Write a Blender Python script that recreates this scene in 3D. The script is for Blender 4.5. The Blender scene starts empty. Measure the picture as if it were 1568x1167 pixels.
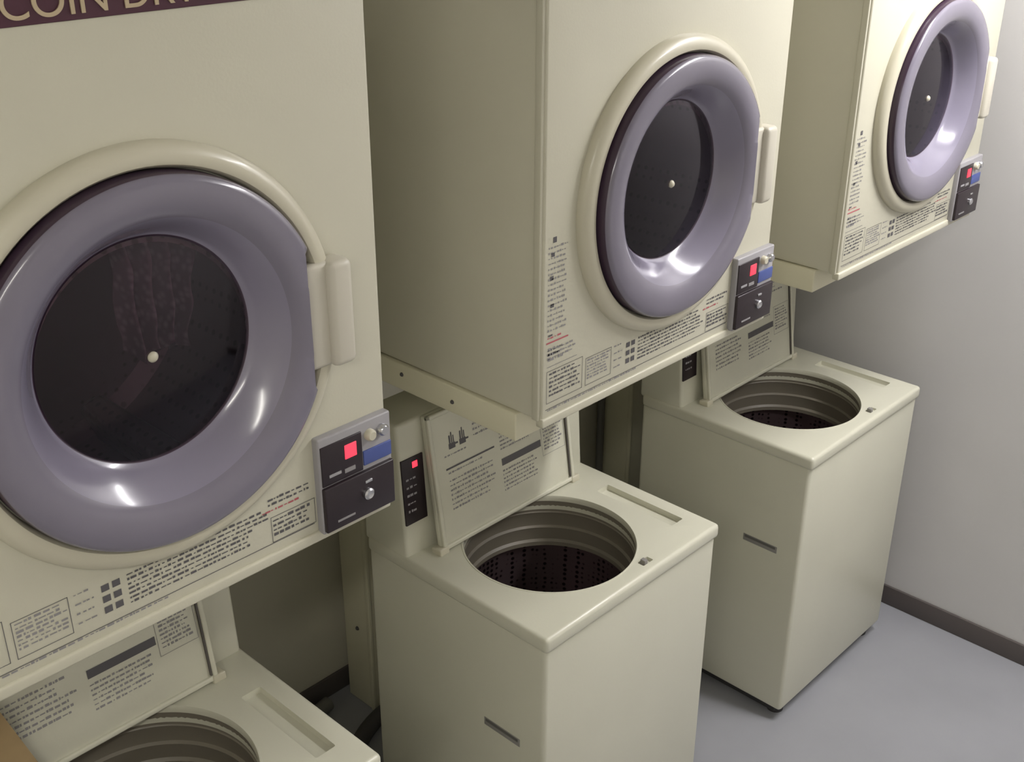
import bpy, bmesh, math, random
from mathutils import Vector, Matrix, noise
random.seed(7)
scene=bpy.context.scene
COL=scene.collection

# ---------------------------------------------------------------- materials
def mat(name,col,rough=.4,metal=0,coat=0,bump=None,var=None,spec=.5,emit=None):
    m=bpy.data.materials.new(name);m.use_nodes=True
    nt=m.node_tree;b=nt.nodes['Principled BSDF']
    b.inputs['Base Color'].default_value=(*col,1)
    b.inputs['Roughness'].default_value=rough
    b.inputs['Metallic'].default_value=metal
    b.inputs['Coat Weight'].default_value=coat
    b.inputs['Coat Roughness'].default_value=.12
    b.inputs['Specular IOR Level'].default_value=spec
    if emit:
        b.inputs['Emission Color'].default_value=(*emit[0],1);b.inputs['Emission Strength'].default_value=emit[1]
    tc=nt.nodes.new('ShaderNodeTexCoord')
    if var:
        sc,amt=var
        n=nt.nodes.new('ShaderNodeTexNoise');n.inputs['Scale'].default_value=sc;n.inputs['Detail'].default_value=5
        nt.links.new(tc.outputs['Object'],n.inputs['Vector'])
        mr=nt.nodes.new('ShaderNodeMapRange');mr.inputs['To Min'].default_value=1-amt;mr.inputs['To Max'].default_value=1+amt
        mr.inputs['From Min'].default_value=.3;mr.inputs['From Max'].default_value=.7
        nt.links.new(n.outputs['Fac'],mr.inputs['Value'])
        mx=nt.nodes.new('ShaderNodeVectorMath');mx.operation='SCALE';mx.inputs[0].default_value=col
        nt.links.new(mr.outputs['Result'],mx.inputs['Scale'])
        nt.links.new(mx.outputs['Vector'],b.inputs['Base Color'])
    if bump:
        sc,st=bump
        n=nt.nodes.new('ShaderNodeTexNoise');n.inputs['Scale'].default_value=sc;n.inputs['Detail'].default_value=2
        nt.links.new(tc.outputs['Object'],n.inputs['Vector'])
        bp=nt.nodes.new('ShaderNodeBump');bp.inputs['Strength'].default_value=st;bp.inputs['Distance'].default_value=.002
        nt.links.new(n.outputs['Fac'],bp.inputs['Height'])
        nt.links.new(bp.outputs['Normal'],b.inputs['Normal'])
    return m
M=dict(
 enamel=mat('cream_enamel',(.575,.555,.44),.38,bump=(260,.06),var=(3,.03)),
 wenamel=mat('washer_enamel',(.61,.60,.485),.33,bump=(260,.05),var=(3,.03)),
 bezel=mat('bezel_cream',(.56,.53,.41),.34,coat=.2),
 handle=mat('handle_cream',(.57,.54,.45),.4),
 grey=mat('panel_grey',(.33,.32,.33),.4),
 black=mat('panel_black',(.022,.014,.018),.35),
 blue=mat('panel_blue',(.07,.10,.30),.4),
 red=mat('led_red',(.5,.02,.03),.4,emit=((1,.05,.09),1.3)),
 silver=mat('coin_slot_metal',(.6,.6,.62),.25,metal=.9),
 door=mat('door_lilac_plastic',(.185,.170,.215),.24,coat=.4,var=(6,.05)),
 doorin=mat('door_lilac_inner',(.225,.208,.27),.22,coat=.5,var=(6,.05)),
 doorrim=mat('door_dark_rim',(.045,.025,.045),.3),
 ink=mat('printed_ink',(.10,.095,.10),.6),
 inkl=mat('printed_ink_light',(.26,.25,.25),.6),
 redink=mat('printed_red',(.45,.10,.12),.6),
 tub=mat('tub_plastic',(.21,.187,.145),.45),
 gap=mat('dark_gap',(.03,.028,.028),.7),
 rubber=mat('rubber_seal',(.10,.09,.08),.6),
 slot=mat('grip_grey',(.26,.25,.23),.5),
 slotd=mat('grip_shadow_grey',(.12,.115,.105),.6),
 post=mat('stand_paint',(.68,.65,.48),.45,bump=(120,.1)),
 pipe=mat('pipe_grey',(.16,.155,.14),.5),
 hose=mat('hose_dark',(.07,.065,.065),.6),
 wall=mat('wall_paint',(.62,.61,.60),.5,bump=(90,.12),var=(2,.04)),
 walll=mat('wall_paint_bounce',(.82,.80,.76),.7,bump=(90,.12)),  # paler than the other walls, so unseen walls bounce more fill light
 wallb=mat('wall_back_paint',(.60,.575,.46),.6,bump=(90,.12),var=(2,.06)),
 ceil=mat('ceiling_paint',(.85,.84,.81),.8),
 floor=mat('floor_vinyl',(.32,.325,.345),.33,bump=(40,.04),var=(4,.05)),
 base=mat('baseboard_vinyl',(.10,.085,.08),.5),
 maroon=mat('sign_maroon',(.07,.02,.035),.4),
 gold=mat('sign_letter',(.50,.40,.26),.4),
 card=mat('cardboard',(.34,.24,.12),.8,var=(20,.1)),
 tube=mat('tube_glow',(1,1,1),.5,emit=((1,.98,.93),14)),
 fixture=mat('fixture_white',(.8,.8,.8),.5),
)
def glassmat():
    m=bpy.data.materials.new('tinted_window');m.use_nodes=True;nt=m.node_tree;nt.nodes.clear()
    o=nt.nodes.new('ShaderNodeOutputMaterial');t=nt.nodes.new('ShaderNodeBsdfTransparent');g=nt.nodes.new('ShaderNodeBsdfGlossy')
    t.inputs['Color'].default_value=(.78,.66,.73,1);g.inputs['Roughness'].default_value=.06;g.inputs['Color'].default_value=(.9,.85,.95,1)
    f=nt.nodes.new('ShaderNodeFresnel');f.inputs['IOR'].default_value=1.5
    mx=nt.nodes.new('ShaderNodeMixShader')
    nt.links.new(f.outputs[0],mx.inputs[0]);nt.links.new(t.outputs[0],mx.inputs[1]);nt.links.new(g.outputs[0],mx.inputs[2]);nt.links.new(mx.outputs[0],o.inputs[0])
    return m
M['glass']=glassmat()
def dotmat(name,scale,dark,light,metal,rough,p0=.26,p1=.36,rnd=.25):
    m=mat(name,(.3,.3,.3),rough,metal=metal);nt=m.node_tree;b=nt.nodes['Principled BSDF']
    tc=[n for n in nt.nodes if n.type=='TEX_COORD'][0]
    v=nt.nodes.new('ShaderNodeTexVoronoi');v.inputs['Scale'].default_value=scale;v.inputs['Randomness'].default_value=rnd
    nt.links.new(tc.outputs['Object'],v.inputs['Vector'])
    r=nt.nodes.new('ShaderNodeValToRGB');r.color_ramp.elements[0].position=p0;r.color_ramp.elements[0].color=(*dark,1)
    r.color_ramp.elements[1].position=p1;r.color_ramp.elements[1].color=(*light,1)
    nt.links.new(v.outputs['Distance'],r.inputs[0]);nt.links.new(r.outputs[0],b.inputs['Base Color'])
    return m
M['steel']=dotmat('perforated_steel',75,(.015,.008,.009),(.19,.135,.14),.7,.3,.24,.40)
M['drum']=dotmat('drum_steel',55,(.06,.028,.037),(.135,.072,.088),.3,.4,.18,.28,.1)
M['cloth']=dotmat('lace_laundry',95,(.20,.14,.17),(.115,.07,.09),0,.9,.15,.55,.9)
M['pulsator']=mat('pulsator_plastic',(.06,.04,.045),.3)

# ---------------------------------------------------------------- helpers
def empty(name,loc=(0,0,0)):
    o=bpy.data.objects.new(name,None);o.location=loc;o.empty_display_size=.1;COL.objects.link(o);return o
def link(me,name,parent=None,m=None,mtx=None,smooth=False):
    o=bpy.data.objects.new(name,me);COL.objects.link(o)
    if m is not None:
        for k in (m if isinstance(m,(list,tuple)) else [m]): me.materials.append(M[k])
    if parent: o.parent=parent
    if mtx is not None: o.matrix_local=mtx
    if smooth:
        for p in me.polygons:p.use_smooth=True
    return o
def box_bm(x0,x1,y0,y1,z0,z1,bev=0,seg=3):
    bm=bmesh.new();bmesh.ops.create_cube(bm,size=1)
    for v in bm.verts: v.co=Vector(((x0+x1)/2+v.co.x*(x1-x0),(y0+y1)/2+v.co.y*(y1-y0),(z0+z1)/2+v.co.z*(z1-z0)))
    if bev: bmesh.ops.bevel(bm,geom=bm.edges[:],offset=bev,segments=seg,profile=.5,affect='EDGES')
    return bm
def bm2me(bm,name):
    bmesh.ops.recalc_face_normals(bm,faces=bm.faces[:])
    me=bpy.data.meshes.new(name);bm.to_mesh(me);bm.free();return me
def smooth_ang(me,ang=35):
    for p in me.polygons:p.use_smooth=True
    try: me.set_sharp_from_angle(angle=math.radians(ang))
    except Exception: pass
def box(name,x0,x1,y0,y1,z0,z1,m,parent=None,bev=0,mtx=None,seg=3):
    me=bm2me(box_bm(x0,x1,y0,y1,z0,z1,bev,seg),name)
    o=link(me,name,parent,m,mtx)
    if bev: smooth_ang(me)
    return o
def cyl_bm(r,z0,z1,c=(0,0),n=96):
    bm=bmesh.new();bmesh.ops.create_cone(bm,cap_ends=True,segments=n,radius1=r,radius2=r,depth=z1-z0)
    for v in bm.verts: v.co+=Vector((c[0],c[1],(z0+z1)/2))
    return bm
def cut(o,cutters):
    for bm in cutters:
        cm=bm2me(bm,'c');co=bpy.data.objects.new('c',cm);COL.objects.link(co)
        md=o.modifiers.new('b','BOOLEAN');md.operation='DIFFERENCE';md.solver='EXACT';md.object=co
        co.parent=o.parent
        bpy.context.view_layer.update()
        dg=bpy.context.evaluated_depsgraph_get()
        nm=bpy.data.meshes.new_from_object(o.evaluated_get(dg))
        o.modifiers.clear();o.data=nm
        bpy.data.objects.remove(co);bpy.data.meshes.remove(cm)
    smooth_ang(o.data,30)
def lathe(name,prof,m,parent,center,axis='y',n=128,midx=None,limit=None,dz=None):
    bm=bmesh.new();rings=[]
    for (r,h) in prof:
        ring=[];off=Vector((0,0,dz(r))) if dz else Vector()
        if r<1e-6:
            v=bm.verts.new(off+Vector(center)+(Vector((0,h,0)) if axis=='y' else Vector((0,0,h))));ring=[v]*n
        else:
            for i in range(n):
                a=2*math.pi*i/n;rr=r
                if limit: rr=min(r,limit(a))
                if axis=='y': p=Vector((rr*math.cos(a),h,rr*math.sin(a)))
                else: p=Vector((rr*math.cos(a),rr*math.sin(a),h))
                ring.append(bm.verts.new(off+Vector(center)+p))
        rings.append(ring)
    for k in range(len(rings)-1):
        for i in range(n):
            j=(i+1)%n
            vs=[]
            for v in (rings[k][i],rings[k][j],rings[k+1][j],rings[k+1][i]):
                if v not in vs: vs.append(v)
            if len(vs)>2:
                f=bm.faces.new(vs)
                if midx: f.material_index=midx[k]
    me=bm2me(bm,name);o=link(me,name,parent,m)
    smooth_ang(me,40)
    return o
def quads(name,rects,m,parent,mtx=None,th=.0006):
    bm=bmesh.new()
    for (x0,x1,z0,z1) in rects:
        v=[bm.verts.new((x,-th,z)) for x,z in((x0,z0),(x1,z0),(x1,z1),(x0,z1))];bm.faces.new(v)
    me=bpy.data.meshes.new(name);bm.to_mesh(me);bm.free()
    return link(me,name,parent,m,mtx)
def textblock(x0,x1,z0,z1,lh,fill=.5,word=(.002,.009),gap=.0018):
    """rows of small printed glyph marks"""
    out=[];z=z1
    while z-lh>z0:
        x=x0
        xe=x1-random.random()*.25*(x1-x0)
        while x<xe:
            w=random.uniform(*word);d=random.random()
            if d<.35: out.append((x,min(x+w,x1),z-lh*fill,z-lh*fill*.2))
            elif d<.7: out.append((x,min(x+w,x1),z-lh*fill,z))
            else: out.append((x,min(x+w,x1),z-lh*fill*.8,z-lh*fill*.35))
            x+=w+gap*random.uniform(.6,2)
        z-=lh
    return out
def frame(x0,x1,z0,z1,t=.0008):
    return [(x0,x1,z0,z0+t),(x0,x1,z1-t,z1),(x0,x0+t,z0,z1),(x1-t,x1,z0,z1)]
def tubecurve(name,pts,r,m,parent=None):
    c=bpy.data.curves.new(name,'CURVE');c.dimensions='3D';c.bevel_depth=r;c.bevel_resolution=4
    s=c.splines.new('BEZIER');s.bezier_points.add(len(pts)-1)
    for b,p in zip(s.bezier_points,pts): b.co=p;b.handle_left_type=b.handle_right_type='AUTO'
    o=bpy.data.objects.new(name,c);c.materials.append(M[m]);COL.objects.link(o)
    if parent:o.parent=parent
    return o

# ---------------------------------------------------------------- room
XW=2.60;YB=1.0;XL=-1.9;YF=-2.3;H=2.62
box('floor',XL,XW,YF,YB,-.05,0,'floor')
box('wall_right',XW,XW+.08,YF,YB,0,H,'wall')
box('wall_back',XL,XW,YB,YB+.08,0,H,'wallb')
box('wall_left',XL-.08,XL,YF,YB,0,H,'walll')
box('wall_front',XL,XW,YF-.08,YF,0,H,'walll')
box('ceiling',XL,XW,YF,YB,H,H+.05,'ceil')
box('baseboard_right',XW-.008,XW,YF,YB,0,.065,'base',bev=.002)
box('baseboard_back',XL,XW-.008,YB-.008,YB,0,.065,'base',bev=.002)

# ---------------------------------------------------------------- dryer
ZB=1.307;ZT=2.075;DW=.652;DD=.62
CX,CZ=.323,1.630
def notch(a):
    if a>math.pi:a-=2*math.pi
    z=math.degrees(a);a=abs(z)
    if a<24.0: return .190/math.cos(math.radians(a))
    if a<27: return .190/math.cos(math.radians(24.0))+(a-24.0)/3*.03
    return 9
def dzf(r): return .008*min(1,max(0,(.19-r)/.05))
def dryer(x,cloth=False):
    R=empty('coin_dryer',(x,0,0))
    bm=box_bm(0,DW,.016,DD,ZB,ZT,.006,2)
    fr=[f for f in bm.faces if f.normal.y<-.9 and f.calc_area()>.2]
    bmesh.ops.delete(bm,geom=fr,context='FACES')
    me=bm2me(bm,'cabinet');smooth_ang(me);link(me,'cabinet',R,'enamel')
    box('side_flange',-.003,.012,.004,.018,ZB,ZT,'enamel',R,.002)
    p=box('front_panel',.002,DW,0,.014,ZB-.004,ZT,'enamel',R,.004)
    bm=bmesh.new();bmesh.ops.create_cone(bm,cap_ends=True,segments=96,radius1=.152,radius2=.152,depth=.2)
    bmesh.ops.rotate(bm,verts=bm.verts,matrix=Matrix.Rotation(math.pi/2,3,'X'))
    for v in bm.verts:v.co+=Vector((CX,0,CZ))
    cut(p,[bm])
    box('panel_lip',.0,DW,-.004,.012,ZB-.012,ZB+.004,'enamel',R,.003)
    C=(CX,0,CZ)
    lathe('door_bezel',[(.249,0),(.249,-.008),(.246,-.014),(.240,-.019),(.232,-.0215),(.225,-.020),(.222,-.016),(.2205,-.004)],'bezel',R,C)
    lathe('door_ring',[(.219,-.006),(.219,-.026),(.2175,-.032),(.2145,-.0355),(.209,-.0375),(.195,-.0385),(.183,-.037),(.174,-.034),(.167,-.029),(.158,-.020),(.149,-.008),(.141,.004),(.135,.013),(.132,.014)],
        ['doorrim','door','doorin'],R,C,n=240,midx=[0,0,1,1,1,1,1,1,2,2,2,2,0],limit=notch,dz=dzf)
    lathe('window',[(.133,.013),(.11,.010),(.08,.007),(.04,.005),(0,.004)],'glass',R,C,dz=dzf)
    lathe('window_pin',[(.0065,.007),(.0065,.003),(.004,.0),(0,-.001)],'bezel',R,(CX,0,CZ+.004),n=32)
    lathe('drum',[(.133,.018),(.16,.03),(.27,.05),(.27,.36),(.25,.38),(.06,.37),(0,.36)],'drum',R,C)
    for k in range(3):
        a=math.radians(50+120*k)
        mt=Matrix.Translation((CX,.20,CZ))@Matrix.Rotation(-a,4,'Y')
        box('drum_baffle_%d'%(k+1),.20,.268,-.14,.14,-.02,.02,'drum',R,.012,mtx=mt)
    box('handle_plate',.516,.556,-.026,.0,CZ-.072,CZ+.066,'handle',R,.006)
    box('handle_grip',.548,.584,-.036,.0,CZ-.074,CZ+.066,'handle',R,.009)
    x0,x1=.526,.651
    box('control_housing',x0,x1,-.012,.004,ZB+.0,1.452,'grey',R,.003)
    f=-.012
    def pl(name,a,b,c,d,m,th=.002,bev=.0008): return box(name,a,b,f-th,f+.002,c,d,m,R,bev)
    pl('display',x0+.003,x0+.072,1.381,1.440,'black')
    pl('led_digit',x0+.042,x0+.062,1.409,1.430,'red',.003)
    pl('display_print',x0+.014,x0+.034,1.392,1.396,'grey',.003,0)
    pl('display_print_b',x0+.040,x0+.058,1.389,1.395,'inkl',.003,0)
    pl('blue_strip',x0+.074,x1-.002,1.386,1.408,'blue')
    for i,bx in enumerate((x0+.086,x0+.108)):
        lathe('button_%d'%(i+1),[(.0085,0),(.0085,-.006),(.006,-.009),(0,-.009)],'bezel' if i==0 else 'silver',R,(bx,f,1.430),n=32)
    pl('coin_box',x0+.002,x1-.002,1.311,1.379,'black',.006,.002)
    lathe('coin_lock',[(.0085,0),(.0085,-.004),(.006,-.006),(0,-.004)],'silver',R,(x0+.074,f-.006,1.345),n=32)
    pl('coin_slot',x0+.070,x0+.082,1.362,1.366,'silver',.008,.0005)
    pl('coin_print',x0+.020,x0+.050,1.322,1.325,'inkl',.0068,0)
    # printed instructions
    T=[];L=[];RD=[]
    T+=frame(.012,.100,1.335,1.392)
    T+=textblock(.018,.094,1.338,1.388,.0075)
    T+=frame(.108,.175,1.335,1.385);L+=textblock(.112,.172,1.338,1.382,.0055,.6)
    for k in range(4): L+=textblock(.182,.205,1.336+.013*k,1.345+.013*k,.005)
    for a in range(2):
        for b in range(3): T.append((.215+a*.014,.225+a*.014,1.340+b*.015,1.349+b*.015))
    T+=textblock(.248,.45,1.331,1.380,.0065,.5)
    T+=textblock(.455,.520,1.330,1.36,.007,.6,(.004,.010));T+=frame(.452,.523,1.326,1.364)
    T+=[(.01,.52,1.3245,1.3255)]
    L+=textblock(.015,.30,1.314,1.324,.006)
    L+=textblock(.012,.085,1.405,1.430,.007);T+=textblock(.45,.515,1.376,1.392,.007)
    L+=[(.012,.085,1.399,1.400)]
    RD+=textblock(.44,.50,1.368,1.376,.006,.5)
    quads('instruction_print',T,'ink',R);quads('instruction_print_fine',L,'inkl',R)
    T=[(.022,.030,1.605,1.614),(.018,.026,1.583,1.589),(.016,.024,1.545,1.552),(.018,.026,1.500,1.506),(.014,.024,1.452,1.455)]
    L=textblock(.012,.056,1.450,1.60,.0085,.42,(.002,.006),.0018)
    L+=textblock(.014,.050,1.405,1.432,.009,.5)
    quads('notice_print',T,'ink',R);quads('notice_print_fine',L,'inkl',R)
    RD+=[(.010,.062,1.440,1.4425)]+textblock(.012,.045,1.4435,1.451,.006,.5)
    quads('notice_red_print',RD,'redink',R)
    box('title_band',.004,DW-.004,-.002,.004,2.0045,ZT-.004,'maroon',R,.001)
    cu=bpy.data.curves.new('title_letters','FONT');cu.body='COIN DRYER';cu.size=.044;cu.extrude=.0008;cu.materials.append(M['gold'])
    t=bpy.data.objects.new('title_letters',cu);COL.objects.link(t);t.parent=R;t.matrix_local=Matrix.Translation((.215,-.003,2.0105))@Matrix.Rotation(math.pi/2,4,'X')
    if cloth:
        bm=bmesh.new();nx,nz=60,50;vs=[]
        for i in range(nx+1):
            row=[]
            for k in range(nz+1):
                u=i/nx-.5;w=k/nz
                wd=.105*(.68+.32*w)+.01*noise.noise(Vector((0,w*5,2)))
                xx=u*wd+.012*noise.noise(Vector((w*3,0,1)))
                yy=.016*math.sin(u*22+w*1.5)+.01*noise.noise(Vector((u*4,w*4,5)))
                zz=w*.17+.018*noise.noise(Vector((u*7,w*2,9)))*(1-w)
                row.append(bm.verts.new((xx,yy,zz)))
            vs.append(row)
        for i in range(nx):
            for k in range(nz): bm.faces.new((vs[i][k],vs[i+1][k],vs[i+1][k+1],vs[i][k+1]))
        me=bm2me(bm,'laundry');smooth_ang(me,180)
        link(me,'laundry',R,'cloth',Matrix.Translation((CX+.045,.075,CZ-.025))@Matrix.Rotation(.08,4,'Y'))
    return R
DX=(-.088,.886,1.828)
for i,x in enumerate(DX): dryer(x,i==0)

# stands that carry the dryers
for x,po in zip(DX,(.014,.014,.152)):
    S=empty('dryer_stand',(x,0,0))
    box('tray',-.006,DW,.05,YB-.004,ZB-.052,ZB-.001,'post',S,.003)
    box('rear_post',.285+po,.372+po,.86,.965,0,ZB-.05,'post',S,.004)
    box('rear_post_flange',.281+po,.292+po,.853,.868,0,ZB-.05,'post',S,.003)
    for k,(yy,zz) in enumerate(((.2,-.03),(.33,-.02),(.45,-.035))):
        bm=bmesh.new();bmesh.ops.create_uvsphere(bm,u_segments=12,v_segments=8,radius=.004)
        link(bm2me(bm,'bolt'),'bolt_%d'%(k+1),S,'hose',Matrix.Translation((-.006,yy,ZB+zz)),True)
    for k,zz in enumerate((.25,.62,.95)):
        bm=bmesh.new();bmesh.ops.create_uvsphere(bm,u_segments=12,v_segments=8,radius=.006)
        link(bm2me(bm,'post_bolt'),'post_bolt_%d'%(k+1),S,'hose',Matrix.Translation((.285+po,.91,zz)),True)

# ---------------------------------------------------------------- washer
ZW=.8127;WW=.56;Y0=.035;Y1=.50
def washer(x):
    R=empty('washing_machine',(x,0,0))
    bm=box_bm(.004,WW-.004,Y0+.006,Y1+.05,.035,.785,.010,3)
    tp=[f for f in bm.faces if f.normal.z>.9 and f.calc_area()>.1]
    bmesh.ops.delete(bm,geom=tp,context='FACES')
    me=bm2me(bm,'cabinet')
    link(me,'cabinet',R,'wenamel');smooth_ang(me)
    c=(.254,.256);r=.183
    top=box('top_cover',0,WW,Y0,Y1+.05,.778,ZW,'wenamel',R,.009)
    g=box_bm(.480,.520,.105,.315,.800,.85,.003,2)
    l=box_bm(.318,.350,.056,.072,.806,.85,.002,2)
    cut(top,[cyl_bm(r,.7,.9,c),g,l])
    box('latch',.324,.334,.058,.070,.804,.820,'slot',R,.001)
    lathe('opening_rim',[(r+.004,ZW-.001),(r+.003,ZW+.001),(r,ZW+.001),(r-.002,ZW-.004),(r-.002,ZW-.012)],'wenamel',R,(*c,0),'z')
    lathe('splash_ring',[(r-.001,.803),(r+.001,.772),(r-.001,.770),(r+.001,.766),(r+.002,.735),(r-.003,.731),(r-.002,.727),(r-.001,.700),(r-.006,.695),(r-.006,.685),(r+.002,.682)],'tub',R,(*c,0),'z')
    lathe('wash_basket',[(r+.002,.686),(r+.003,.62),(r+.003,.46),(r-.02,.43),(.1,.425),(0,.425)],'steel',R,(*c,0),'z')
    lathe('pulsator',[(.13,.427),(.125,.44),(.08,.45),(.04,.47),(.02,.49),(0,.492)],'pulsator',R,(*c,0),'z',n=48)
    for k in range(4):
        box('pulsator_fin_%d'%(k+1),.02,.115,-.006,.006,.43,.475,'pulsator',R,.004,Matrix.Translation((*c,0))@Matrix.Rotation(k*math.pi/2+.4,4,'Z'))
    box('plinth',.02,WW-.02,Y0+.03,Y1+.03,.012,.04,'gap',R,.003)
    for k,(a,b) in enumerate(((.05,.08),(WW-.05,.08),(.05,.5),(WW-.05,.5))):
        lathe('foot_%d'%(k+1),[(.0,.0),(.022,.0),(.022,.015),(.014,.036)],'gap',R,(a,b,0),'z',n=24)
    box('side_grip',.0030,.008,.105,.205,.510,.530,'slot',R,.0015)
    box('side_grip_shade',.0025,.0045,.110,.200,.521,.528,'slotd',R)  # thin darker strip, its colour stands in for shade inside the grip
    bm=box_bm(.004,WW-.004,.445,.56,ZW-.01,1.11,.008,3)
    for v in bm.verts:
        if v.co.y<.5: v.co.y+= -(.02)*(1-(v.co.z-ZW)/(1.11-ZW))
    me=bm2me(bm,'console');smooth_ang(me);link(me,'console',R,'wenamel')
    def yf(z): return .445-.02*(1-(z-ZW)/(1.11-ZW))
    ang=math.atan2(.02,1.11-ZW)
    mt=Matrix.Translation((0,yf(.96),.96))@Matrix.Rotation(-ang,4,'X')
    box('control_strip',.008,.066,-.003,.002,-.075,.072,'black',R,.001,mt)
    box('control_led',.036,.050,-.004,0,.048,.062,'red',R,.001,mt)
    quads('control_print',textblock(.016,.044,-.065,.03,.018,.3,(.004,.008)),'grey',R,mt@Matrix.Translation((0,-.0031,0)))
    lx0,lx1=.068,.480;LH=.300
    ml=Matrix.Translation((0,.385,ZW+.004))@Matrix.Rotation(-math.radians(8.5),4,'X')
    bm=box_bm(lx0,lx1,0,.018,0,LH,.006,3)
    me=bm2me(bm,'lid');smooth_ang(me);link(me,'lid',R,'wenamel',ml)
    for k,(a0,a1,b0,b1) in enumerate(((lx0,lx1,0,.010),(lx0,lx1,LH-.010,LH),(lx0,lx0+.010,0,LH),(lx1-.010,lx1,0,LH))):
        box('lid_lip_%d'%(k+1),a0,a1,-.006,.004,b0,b1,'wenamel',R,.003,ml)
    box('lid_seal',lx1-.0135,lx1-.0105,-.0045,.001,.012,LH-.01,'rubber',R,0,ml)
    box('hinge_left',lx0-.014,lx0+.012,-.008,.02,-.006,.010,'bezel',R,.003,ml)
    box('hinge_right',lx1-.012,lx1+.014,-.008,.02,-.006,.010,'bezel',R,.003,ml)
    T=[];L=[]
    T+=[(.105,.245,.168,.172),(.262,.385,.118,.134)]
    L+=textblock(.11,.235,.148,.162,.008);L+=textblock(.11,.24,.065,.145,.0105,.45)
    L+=textblock(.262,.375,.142,.195,.009,.45);L+=textblock(.395,.455,.10,.165,.008,.55);L+=frame(.388,.462,.092,.172)
    L+=textblock(.262,.375,.05,.108,.009,.45)
    for px in (.120,.150):
        T+=[(px,px+.018,.210,.222),(px+.002,px+.006,.222,.240),(px+.008,px+.011,.222,.246),(px+.013,px+.016,.222,.238),(px+.018,px+.026,.216,.220)]
    L+=textblock(.19,.44,.205,.28,.012,.4)
    L+=textblock(.105,.18,.185,.20,.008,.4)
    quads('lid_print',T,'ink',R,ml);quads('lid_print_fine',L,'inkl',R,ml)
    return R
WX=(-.008,.951,1.8997)
for x in WX: washer(x)

# sheet of cardboard standing on the nearest washer
bm=bmesh.new()
pts=[(.006,.001),(.152,.001),(.098,.188),(.006,.205)]
f0=[bm.verts.new((x,0,z)) for x,z in pts];f1=[bm.verts.new((x,.004,z)) for x,z in pts]
bm.faces.new(f0);bm.faces.new(f1[::-1])
for i in range(4):bm.faces.new((f0[i],f0[(i+1)%4],f1[(i+1)%4],f1[i]))
link(bm2me(bm,'cardboard_sheet'),'cardboard_sheet',None,'card',Matrix.Translation((0,.352,ZW+.002))@Matrix.Rotation(-math.radians(7),4,'X'))

# pipes and hoses
P=empty('water_supply_pipe')
x=2.25
tubecurve('pipe_1',[(x,.965,.0),(x,.965,.7),(x,.965,1.25)],.012,'pipe',P)
box('clamp_1',x-.022,x+.022,.945,.998,.70,.72,'pipe',P,.002)
tubecurve('drain_hose',[(.9,.58,.06),(1.0,.72,.03),(1.12,.80,.025),(1.3,.82,.022),(1.6,.78,.022)],.022,'hose')
tubecurve('drain_hose',[(.50,.62,.05),(.7,.75,.025),(.95,.92,.025),(1.10,.95,.025)],.02,'pipe')

# ---------------------------------------------------------------- lights
def fixture(x,y,l,power,rot=0,col=(1,.985,.95)):
    F=empty('fluorescent_ceiling_light',(x,y,0))
    box('housing',-l/2,l/2,-.07,.07,H-.05,H,'fixture',F,.005)
    for k,yy in enumerate((-.035,.035)):
        bm=bmesh.new();bmesh.ops.create_cone(bm,cap_ends=True,segments=20,radius1=.014,radius2=.014,depth=l-.06)
        bmesh.ops.rotate(bm,verts=bm.verts,matrix=Matrix.Rotation(math.pi/2,3,'Y'))
        link(bm2me(bm,'tube'),'tube_%d'%(k+1),F,'tube',Matrix.Translation((0,yy,H-.068)))
    d=bpy.data.lights.new('tube_light','AREA');d.shape='RECTANGLE';d.size=l-.05;d.size_y=.12;d.energy=power;d.color=col
    o=bpy.data.objects.new('tube_light',d);COL.objects.link(o);o.parent=F;o.location=(0,0,H-.09)
    F.rotation_euler=(0,0,rot)
fixture(2.18,-.80,1.1,34,rot=math.pi/2,col=(1,.975,1.0))
fixture(-1.0,-1.25,1.2,13,col=(1,.96,.86))  # added fill fixture, brightens the left sides of the machines
w=bpy.data.worlds.new('w');scene.world=w;w.use_nodes=True
w.node_tree.nodes['Background'].inputs[0].default_value=(.9,.9,.85,1);w.node_tree.nodes['Background'].inputs[1].default_value=.05

# ---------------------------------------------------------------- camera
y,p,r=[math.radians(k) for k in(-46.507,-25.523,0.154)]
Fv=Vector((-math.sin(y)*math.cos(p),math.cos(y)*math.cos(p),math.sin(p)))
rt=Vector((math.cos(y),math.sin(y),0));up=rt.cross(Fv)
c,s=math.cos(r),math.sin(r)
Rv=rt*c+up*s;Uv=-rt*s+up*c
mt=Matrix((Rv,Uv,-Fv)).transposed().to_4x4();mt.translation=(-0.3542,-1.1126,2.1762)
cd=bpy.data.cameras.new('camera');cd.sensor_width=36;cd.lens=1785.02/1568*36;cd.clip_start=.02
co=bpy.data.objects.new('camera',cd);COL.objects.link(co);co.matrix_world=mt;scene.camera=co
scene.view_settings.view_transform='Standard'
